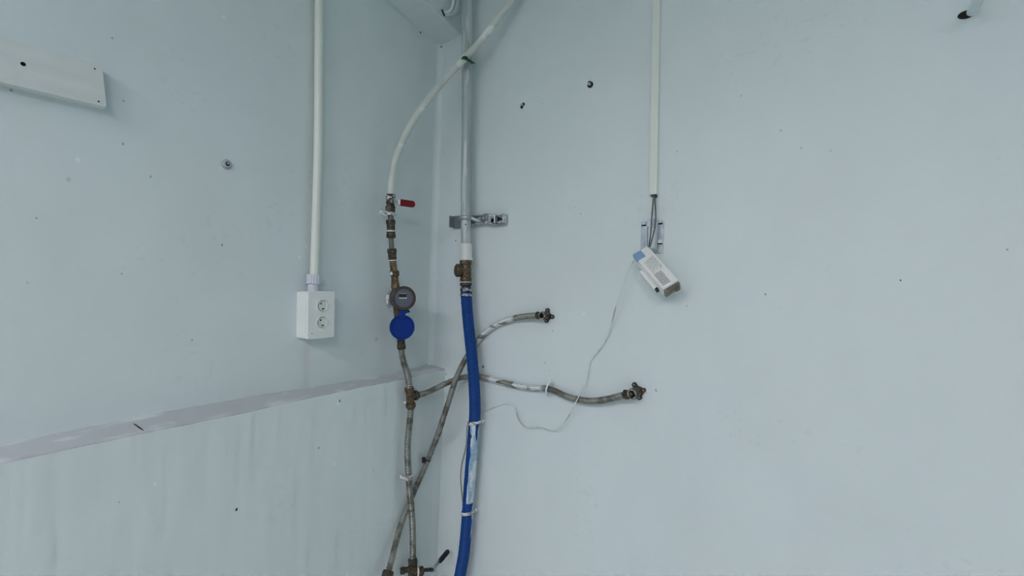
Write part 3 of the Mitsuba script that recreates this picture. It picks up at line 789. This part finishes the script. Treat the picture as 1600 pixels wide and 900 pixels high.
put('branch_tee__paint_dab', tr(trimesh.creation.icosphere(2, .004), np.diag([.8, 1.1, .9, 1.0])).apply_translation(dab), 'm_paint', True, label='white paint dab')
tag('branch_tee', 'brown brass tee joining three corrugated steel pipes beside the ledge', 'pipe fitting')
fb = [pB(642, 637, .030), pB(640.6, 655, .030), pB(637.5, 685, .030), pB(637, 715, .030), pB(638.5, 745, .032), pB(641, 775, .036), pB(643.2, 800, .038), pB(644.8, 830, .036), pB(645, 855, .034), pB(645, 878, .034)]
put('steel_flex_pipe_001', corrugated(fb, RS, AS, PS), 'm_steel', True)
tag('steel_flex_pipe_001', 'corrugated steel pipe running down from the brown tee to the valve at the bottom', 'pipe', 'corrugated steel pipes')
fc = [tc + brd * .026, pB(668, 613, .042), pB(684, 605.5, .062), pR(704, 596, .060), pR(722, 590, .032), pR(740, 588, .0145), pR(752, 589, .0135), pR(775, 594.5, .0135), pR(805, 602, .0135), pR(835, 606, .015), pR(860, 608.5, .017),
      pR(880, 617, .018), pR(902, 624, .020), pR(925, 626.5, .024), pR(950, 623.5, .030), pR(974, 617.5, .036)]
put('steel_flex_pipe_002', corrugated(fc, RS * .95, AS, PS), 'm_steel_painted_low', True)
tag('steel_flex_pipe_002', 'corrugated steel pipe from the brown tee behind the blue hose to the lower tap elbow', 'pipe', 'corrugated steel pipes')
fd = [pB(601, 915, .046), pB(607, 893, .040), pB(613.5, 868, .032), pB(620.5, 840, .024), pB(629, 812, .017), pB(641, 782, .014), pB(654, 752, .014), pB(668, 720, .018), pB(681, 688, .030), pR(692, 655, .096), pR(702, 624, .082), pR(711, 596, .074), pR(722, 571, .050), pR(736, 547, .020),
      pR(750, 528, .0135), pR(770, 510.5, .0135), pR(795, 499.5, .016), pR(820, 494.5, .022), pR(839, 493, .030)]
put('steel_flex_pipe_003', corrugated(fd, RS * .96, AS, PS), 'm_steel_painted_top', True)
tag('steel_flex_pipe_003', 'long corrugated steel pipe crossing from the bottom left up to the upper tap elbow', 'pipe', 'corrugated steel pipes')

# black tie stub on the crossing pipe
bp = pB(667, 719, .018)
put('cable_tie', cat(tr(torus(.0112, .0016, 24, 8), axis_frame(bp, fd[8] - fd[6])), tr(box(-.006, .006, -.006, .009, -.006, .010, .003), axis_frame(bp + [.000, -.015, .002], [.3, -.3, 1]))), 'm_black', 40)
tag('cable_tie', 'black cable tie on the crossing steel pipe', 'cable tie')

# tap elbows
def tap_elbow(key, plate_uv, out_uv, d_out, nut_uv, Ro, Ri, ears, label, pipe_d):
    pc = pR(*plate_uv, 0.0)
    oc = pR(*out_uv, d_out)
    axis = unit(oc - pc)
    axis = unit(axis * .55 + np.array([0, -1, 0]) * .45)
    mw = frame(pc, [1, 0, 0], [0, 0, 1], [0, -1, 0])
    base_o = oc - axis * .030
    hub = seg(pc - [0, .0, 0], base_o + axis * .004, [(0, Ro * .95), (.5, Ro * .80), (1, Ro * .9)], 20)
    bodyc = oc - axis * .013
    nd = unit(pR(*nut_uv, d_out - .008) - bodyc)
    put(key + '__body', cat(hub, seg(oc - axis * .030, oc - axis * .004, [(0, Ro * .85), (.2, Ro), (.75, Ro), (1, Ro * .97)], 28), cyl(bodyc, bodyc + nd * (Ro + .006), Ro * .78, 18)), 'm_brass_dark', 35)
    put(key + '__socket_rim', tr(lathe([(Ri, -.004), (Ri, .0022), (Ri + .0012, .003), (Ri + .0030, .0028), (Ri + .0036, .0), (Ri + .0036, -.004)], 36), axis_frame(oc - axis * .001, axis)), 'm_rim', 35, label='worn bright socket rim')
    put(key + '__bore', tr(lathe([(0, -.002), (Ri + .0003, -.002), (Ri + .0003, -.0035), (0, -.004)], 28), axis_frame(oc, axis)), 'm_hole', 35, label='dark open bore')
    put(key + '__hex_nut', hexnut(bodyc + nd * (Ro + .001), bodyc + nd * (Ro + .011), Ro * .98), 'm_brass_dark', 20)
    shape = sg.Point(0, 0).buffer(Ro * .9)
    holes = []
    for ex, ey in ears:
        shape = shape.union(sg.LineString([(0, 0), (ex, ey)]).buffer(.0062, 6))
        holes.append(sg.Point(ex, ey).buffer(.0024, 5))
    for hle in holes:
        shape = shape.difference(hle)
    put(key + '__mounting_plate', tr(extr(shape, .007), mw), 'm_brass_dark', 25)
    for k_, (ex, ey) in enumerate(ears):
        put(key + '__screw' + ('' if k_ == 0 else f'_{k_:03d}'), tr(lathe([(0, 0), (.0026, 0), (.0026, .0072), (.0016, .0085), (0, .0088)], 12), frame(pc + np.array([ex, 0, ey]), [1, 0, 0], [0, 0, 1], [0, -1, 0])), 'm_zinc', 30, label='pale screw head')
    tag(key, label, 'tap elbow', 'tap elbows')


tap_elbow('tap_elbow', (857, 494), (846, 493.2), .040, (836, 492.8), .0125, .0078, ((-.0015, .0185), (.0155, -.001), (-.004, -.014)), 'upper brass tap elbow with an open socket at the end of the arching steel pipe', None)
tap_elbow('tap_elbow_001', (999, 611), (987, 616), .044, (974, 617.6), .0146, .0093, ((-.013, .0165), (.0125, .0045), (.0025, -.0165)), 'lower brass tap elbow with an open socket, right of the ring clip', None)

# clips
def ring_clip(key, c, axis, R, sx, r, mat, label, nail=None):
    g = torus(R, r, 28, 9)
    g.apply_transform(np.diag([sx, 1, 1, 1.0]))
    parts = tr(g, axis_frame(c, axis))
    put(key + '__ring', parts, mat, True)
    if nail is not None:
        put(key + '__nail', cyl(nail[0], nail[1], .0035, 12), mat, 30)
    tag(key, label, 'clip')


ring_clip('pipe_clip', pR(858.5, 607.3, .020), [1, -.15, -.2], .0205, .75, .0030, 'm_paint', 'white painted ring clip round the middle of the lower steel pipe', (pR(859, 594.5, -.002), pR(858.8, 594.5, .024)))
ck = pB(638.6, 745.5, .0325)
put('pipe_clip_001__strap', seg(ck - [0, 0, .0075], ck + [0, 0, .0075], [(0, .0110), (.05, .0128), (.95, .0128), (1, .0110)], 24), 'm_dirty_paint', 35)
ct = pB(626, 744.5, .020)
put('pipe_clip_001__tab', tr(box(-.002, np.linalg.norm(ck - ct), -.0065, .0075, -.004, .004, .0025), lever(ct, ck + [.002, -.004, 0], 0, 0, np.array([.7, -.7, 0]))[0]), 'm_dirty_paint', 30)
put('pipe_clip_001__nail', cyl(pB(628, 744.8, -.002), pB(627, 744.6, .026), .0042, 12), 'm_dirty_paint', 30)
tag('pipe_clip_001', 'white painted clip on the steel pipe just above where two steel pipes cross', 'clip')


def hose_strap(key, u, v, off, tail_uv, label):
    c = pR(u, v, off)
    pts = [c + np.array([.0215 * math.cos(t), -.0215 * math.sin(t), .002 * math.cos(t)]) for t in np.linspace(math.radians(-200), math.radians(20), 30)]
    pts = [c + np.array([.0212 * math.cos(t), -.0212 * math.sin(t), .0015 * math.cos(t)]) for t in np.linspace(math.radians(200), math.radians(-30), 30)]
    tp = pR(*tail_uv, .016)
    pts += [tp]
    Q, _ = spline(pts, .002)
    g = sweep(Q, .0018, 8)
    base = np.mean(Q, axis=0)[2]
    put(key + '__band', (lambda g: (g.vertices.__setitem__((slice(None), 2), base + (g.vertices[:, 2] - base) * 2.9), g)[1])(g), 'm_dirty_paint', 40)
    put(key + '__end_loop', tr(torus(.0064, .0021, 20, 8), frame(tp, [1, 0, 0], [0, 0, 1], [0, -1, 0])), 'm_paint', True)
    put(key + '__nail', cyl(np.array([tp[0], .002, tp[2]]), tp + [0, -.002, 0], .0026, 10), 'm_paint', 30)
    tag(key, label, 'strap')


hose_strap('hose_strap', 740.5, 660, .0435, (752, 658.5), 'upper white painted strap round the blue hose beside the thin cable end')
hose_strap('hose_strap_001', 731, 800, .040, (742, 797.5), 'lower white painted strap round the blue hose near the bottom')
# thin wires behind the blue hose
put('thin_wire', tube([pR(736, 655, .030), pR(731.5, 662, .024), pR(729.3, 672, .016), pR(728.8, 690, .010), pR(726.5, 704, .006), pR(722, 722, .005), pR(719.6, 742, .004), pR(720.3, 762, .005), pR(723, 785, .006), pR(724.3, 802, .010), pR(724.5, 830, .010), pR(722, 858, .008)], .0015, 8, .004), 'm_wire_dull', True)
tag('thin_wire', 'thin grey brown wire sagging to the left of the blue hose', 'wire')
put('thin_wire_001', tube([pR(749, 663, .012), pR(747, 690, .006), pR(743.8, 730, .005), pR(741.5, 765, .006), pR(740, 795, .010), pR(738, 815, .009), pR(736, 840, .007), pR(735, 862, .006)], .0016, 8, .004), 'm_cord', True)
tag('thin_wire_001', 'thin pale wire running down close to the right side of the blue hose', 'wire')

# ------------------------------------------------------------------ lever valve at the bottom
vb = pB(645, 886, .036)
yd = unit(np.array([.55, .80, 0]))
ydl = unit(np.array([.5, .86, 0]))
put('lever_valve__top_nut', cat(hexnut(pB(645, 873, .034), pB(645, 881, .035), .0158), cyl(pB(645, 880, .035), pB(645, 884, .035), .013)), 'm_brass_dark', 20)
put('lever_valve__body', cat(cyl(pB(645, 883, .036), pB(645, 910, .036), .0150), cyl(vb - ydl * .032 + [0, 0, -.004], vb + [0, 0, -.004], .0085), cyl(vb + [0, 0, -.018], vb + ydl * .034 + [0, 0, -.020], .0145)), 'm_brass_dark', 30)
put('lever_valve__side_nut', cat(hexnut(vb - ydl * .040 + [0, 0, -.004], vb - ydl * .026 + [0, 0, -.004], .0115)), 'm_brass_dark', 20)
put('lever_valve__white_ring', band(vb + ydl * .012 + [0, 0, -.018], vb + ydl * .018 + [0, 0, -.0185], .0162), 'm_tape', 30, label='pale ring')
piv = pB(675.5, 890, .060)
e1, e2 = pB(689.5, 872.5, .066), pB(698.5, 862.5, .068)
mv, Lv = lever(piv, e2, 0, 0, np.array([.7, -.7, 0]))
put('lever_valve__stem', cyl(vb + ydl * .034 + [0, 0, -.018], piv, .006, 12), 'm_brass_dark', 30)
l1 = np.linalg.norm(e1 - piv)
put('lever_valve__lever', tr(extr(sg.LineString([(0, 0), (l1, 0)]).buffer(.0052, 6).union(sg.Point(0, 0).buffer(.0105)).difference(sg.Point(0, 0).buffer(.0040)), .003), mv), 'm_zinc', 25)
put('lever_valve__grip', tr(trimesh.convex.convex_hull(np.vstack([np.c_[np.array(sg.LineString([(l1 - .006, 0), (Lv, 0)]).buffer(w, 6).exterior.coords), np.full(len(np.array(sg.LineString([(l1 - .006, 0), (Lv, 0)]).buffer(w, 6).exterior.coords)), z)] for w, z in ((.005, -.003), (.0082, 0), (.0082, .004), (.005, .007))])), mv), 'm_black', 25, label='black lever grip')
tag('lever_valve', 'dark lever valve at the bottom of the picture below the crossing pipes', 'valve')
put('pipe_end_nut', hexnut(pB(607.5, 891, .040), pB(602.5, 908, .045), .0172), 'm_brass_dark', 20)
tag('pipe_end_nut', 'dark hexagonal nut at the bottom end of the crossing steel pipe', 'nut')

# ------------------------------------------------------------------ right trunking, wires, plate, driver box, cord
t0, t1 = pR(1027.6, -20), pR(1022.2, 305)
t0 = t0 + (t0 - t1) * .35
ax = unit(t0 - t1)
Lt = np.linalg.norm(t0 - t1)
mt = frame(t1, np.cross(ax, [0, -1, 0]), ax, [0, -1, 0])
put('cable_trunking__channel', tr(box(-.0098, .0098, 0, Lt, -.002, .0075, .0008), mt), 'm_conduit', 25)
put('cable_trunking__cover', tr(box(-.0106, .0106, 0.0005, Lt, .0070, .0120, .0018), mt), 'm_conduit', 25)
put('cable_trunking__open_end', tr(cat(box(-.0075, .0075, -.004, .001, .0005, .007, .001), tr(trimesh.creation.icosphere(2, .0048), np.eye(4)).apply_translation((.005, -.004, .005))), mt), 'm_black', 30, label='dark open end with black tape')
tag('cable_trunking', 'slim white cable trunking running straight down the right wall', 'trunking')
oP = pR(1019.3, 369.5)
mp = frame(oP, unit([1, 0, -.012]), unit([.012, 0, 1]), [0, -1, 0])
px = 1.725e-3
def pb(x0, y0, x1, y1):      # plate outline in photograph-like units from its centre
    return sg.box(x0 * px, -y1 * px, x1 * px, -y0 * px)
plate = pb(-18, -22, 18, 27).union(pb(-9, -27, 9, -20))
plate = plate.difference(pb(-6.8, -13, 7, 18)).difference(pb(-17, -22, -9.5, -18.5)).difference(pb(10, -23, 16.5, -20)).difference(pb(-17, 7, -11, 11)).difference(sg.Point(-.8 * px, 20.5 * px).buffer(.0024))
put('mounting_plate__plate', tr(extr(plate, .0022), mp), 'm_zinc', 20)
put('mounting_plate__rail', tr(extr(pb(-9.6, -16, -7, 22), .008), mp), 'm_zinc', 20)
put('mounting_plate__rail_001', tr(extr(pb(7, -20, 9.6, 22), .008), mp), 'm_zinc', 20)
for kk, (x0, y0, x1, y1) in enumerate(((-17, -23, -10, -18.5), (10.5, -24.5, 15, -20), (-16, 8, -10.5, 14), (10, 6, 16, 11))):
    put('mounting_plate__tab' + ('' if kk == 0 else f'_{kk:03d}'), tr(extr(pb(x0, y0, x1, y1), .0055, frame([0, 0, .0015], [1, 0, 0], [0, 1, 0], [0, 0, 1])), mp), 'm_zinc' if kk != 3 else 'm_coupling', 20)
for kk, q_ in enumerate((pb(10, 11, 16, 12.6), pb(-17, -18.2, -9.8, -16.6), pb(10, -19.6, 16, -18))):
    put('mounting_plate__slot' + ('' if kk == 0 else f'_{kk:03d}'), tr(extr(q_, .0030), mp), 'm_hole', 20, label='dark slot')
put('mounting_plate__screw', tr(lathe([(0, .002), (.004, .002), (.0034, .0045), (0, .005)], 16), mp @ frame([-.6 * px, 18.5 * px, 0], [1, 0, 0], [0, 1, 0], [0, 0, 1])), 'm_chrome', 30)
tag('mounting_plate', 'galvanised steel mounting plate on the right wall below the trunking', 'mounting plate')
put('hanging_wire', tube([pR(1021, 303, .005), pR(1020.6, 312, .010), pR(1019, 332, .016), pR(1017.7, 350, .020), pR(1016.6, 366, .026), pR(1013.6, 386, .040)], .0019, 10, .004), 'm_wire_grey', True)
tag('hanging_wire', 'left of the two dark grey wires hanging from the trunking', 'wire')
put('hanging_wire_001', tube([pR(1023, 303, .005), pR(1023.3, 312, .010), pR(1024.5, 332, .018), pR(1024, 350, .022), pR(1021.8, 362, .028), pR(1015.5, 386, .040)], .0019, 10, .004), 'm_wire_grey', True)
tag('hanging_wire_001', 'right of the two dark grey wires hanging from the trunking', 'wire')

# driver box, hanging askew
def W(a, b, c):      # (right, up, out) on the right wall -> world
    return np.array([a, -c, b], float)
a_ = unit(W(.68, -.67, .28))
s__ = W(-.62, -.60, .50)
s__ = unit(s__ - np.dot(s__, a_) * a_)
w__ = -s__
n__ = np.cross(a_, w__)
mB = frame(pR(1024.5, 418, .060), a_, w__, n__)
BL, BW, BT = .142, .047, .034
put('driver_box__case', tr(box(-BL / 2, BL / 2 - .006, -BW / 2, BW / 2, -BT, 0, .004), mB), 'm_driver', 30)
put('driver_box__blue_panel', tr(box(-BL / 2 + .001, -BL / 2 + .027, -BW / 2 - .0004, .001, -.012, .0008, .0015), mB), 'm_driver_blue', 30, label='light blue corner panel')
put('driver_box__end_block', tr(cat(box(BL / 2 - .012, BL / 2 + .001, -BW / 2 + .003, BW / 2 - .002, -BT + .002, -.004, .002), box(BL / 2 - .004, BL / 2 + .004, BW / 2 - .016, BW / 2 - .006, -BT + .006, -.014, .001)), mB), 'm_driver_end', 30, label='grimy brown end block')
put('driver_box__flange', tr(box(-.030, .038, -BW / 2 - .009, -BW / 2 + .002, -BT + .003, -BT + .010, .0015), mB), 'm_driver', 30)
put('driver_box__flange_foot', tr(box(.036, .046, -BW / 2 - .007, -BW / 2 + .002, -BT + .000, -BT + .010, .001), mB), 'm_black', 30, label='dark foot of the flange')
rnd = random.Random(5)
ink = []
for r_i in range(7):
    y = BW / 2 - .010 - r_i * .0045
    x = -.036 + .001 * r_i
    end = (.008, .012, .002, .010, .004, .012, .012)[r_i]
    while x < end:
        d = rnd.uniform(.003, .009)
        ink.append(box(x, min(x + d, end), y - .0007, y + .0007, -.0002, .0003))
        x += d + rnd.uniform(.0012, .003)
put('driver_box__print', tr(cat(*ink), mB), 'm_ink', False, label='lines of tiny grey print')
put('driver_box__vent_slots', tr(cat(*[box(.016 + .0042 * i, .0180 + .0042 * i, -BW / 2 + .007, BW / 2 - .018, -.0004, .0003) for i in range(10)]), mB), 'm_ink', False, label='row of narrow vent slots')
tag('driver_box', 'white electrical box with a light blue corner hanging askew below the steel plate', 'electrical box')
cord = [mB[:3, 3] - a_ * .062 - w__ * .022 - n__ * .012, pR(983, 419, .046), pR(975.5, 442, .040), pR(966, 468, .034), pR(959, 492, .024), pR(954, 512, .012), pR(946, 532, .006), pR(934, 550, .005), pR(922, 566, .005), pR(919, 580, .008), pR(914, 599, .016),
        pR(903, 622, .034), pR(891, 646, .026), pR(878, 664, .022), pR(866, 671.5, .022), pR(853, 669, .021), pR(840, 665.5, .020), pR(824, 668, .018), pR(812, 658, .014), pR(807, 645, .010), pR(802, 634, .007), pR(792, 631, .005), pR(773, 636, .004), pR(753, 644.5, .003)]
put('white_cable', tube(cord, .0017, 10, .004), 'm_cord', True)
tag('white_cable', 'thin white cable drooping from the askew white box across the right wall', 'cable')

# ------------------------------------------------------------------ small things on the walls
m = onL(353, 257, -.002)
put('wall_plug__sleeve', tr(lathe([(.0046, .003), (.0048, .010), (.0075, .0105), (.0088, .009), (.0100, .0055), (.0118, .0040), (.0124, .0)], 28), m), 'm_plug', 35)
put('wall_plug__bore', tr(lathe([(0, .0068), (.0050, .0068), (.0050, .005), (0, .004)], 20), m), 'm_hole', 30, label='dark bore')
put('wall_plug__stub', tr(cyl([.0004, .0012, .004], [.0004, .0012, .0105], .0026, 12), m), 'm_plug', 30)
tag('wall_plug', 'grey ring shaped wall plug on the left wall beside the conduit', 'wall plug')
for kk, (u, v, r, lab) in enumerate(((923, 133, .0098, 'higher dark anchor hole in the right wall, nearer the white trunking'), (817.5, 165, .0082, 'lower dark anchor hole in the right wall, nearer the grey riser'))):
    key = 'anchor_hole' + ('' if kk == 0 else f'_{kk:03d}')
    m = onR(u, v, -.0015)
    g = sg.Point(0, 0).buffer(r * .9, 5).union(sg.Point(-.003, r * .7).buffer(r * .45, 4)) if kk == 0 else sg.Point(.003, .003).buffer(r * .55, 5).union(sg.Point(-.003, -.005).buffer(r * .6, 5))
    put(key + '__bore', tr(extr(g, .0042), m), 'm_rust_hole', 30, label='dark hole')
    put(key + '__plug', tr(cat(tr(cyl([-.0008, .0008, .001], [-.0012, .0012, .009], r * .46, 14), np.eye(4))), m), 'm_plug', 30, label='grey plug')
    put(key + '__crumbled_edge', tr(cat(tr(trimesh.creation.icosphere(2, r * .5), np.diag([.7, 1.7, .35, 1.0])).apply_translation((-r * .95, r * 1.0, .002)), tr(trimesh.creation.icosphere(2, r * .5), np.diag([1.2, .6, .35, 1.0])).apply_translation((r * .5, -r * 1.25, .002))), m), 'm_paint', True, label='crumbled paint edge')
    tag(key, lab, 'wall anchor')
m = onR(1518, 19.5, -.001)
put('pipe_stub__rod', tr(cat(tube([(0, 0, 0), (.001, 0.001, .03), (.002, .002, .07), (.002, .002, .11)], .0082, 16, .004), *[tr(torus(.0080, .0010, 18, 6), frame([.001 + z * .02, .001 + z * .02, z], [1, 0, 0], [0, 1, 0], [0, 0, 1])) for z in np.arange(.008, .1, .004)]), m), 'm_paint', 40)
put('pipe_stub__hole', tr(lathe([(0, .002), (.0085, .002), (.0098, .0012), (.0098, 0)], 24), np.eye(4)).apply_transform(np.diag([1.3, .8, 1, 1])).apply_transform(frame(m[:3, 3] + [-.0075, 0, -.002], [1, 0, 0], [0, 0, 1], [0, -1, 0])), 'm_rust_hole', 30, label='dark hole round the rod')
tag('pipe_stub', 'painted threaded rod sticking out of a dark hole high on the right wall', 'pipe stub')
# painted cable loop under the ceiling by the riser
XB = P0[0] + .012
def pc_(u, v, x=XB):
    return hit(u, v, np.array([1.0, 0, 0]), x)
put('ceiling_cable', cat(tube([pc_(716.5, -30, XB), pc_(716, 0, XB), pc_(714, 12, XB), pc_(710.5, 19, XB), pc_(704, 22, XB), pc_(697.5, 21.5, XB), pc_(694, 19, XB)], .0062, 12, .004),
                         tube([pc_(709, -30, XB + .014), pc_(708.5, 0, XB + .014), pc_(706.5, 12, XB + .014), pc_(702, 17.5, XB + .012), pc_(697, 20, XB + .008)], .0045, 12, .004)), 'm_paint', True)
tag('ceiling_cable', 'painted cable looping under the ceiling in the corner beside the grey riser', 'cable')
put('ceiling_cable__hook', tube([pc_(690.5, 15, XB + .006), pc_(692.5, 20, XB + .008), pc_(694.5, 25, XB + .008)], .0030, 10, .003), 'm_black', True, label='dark hook end')
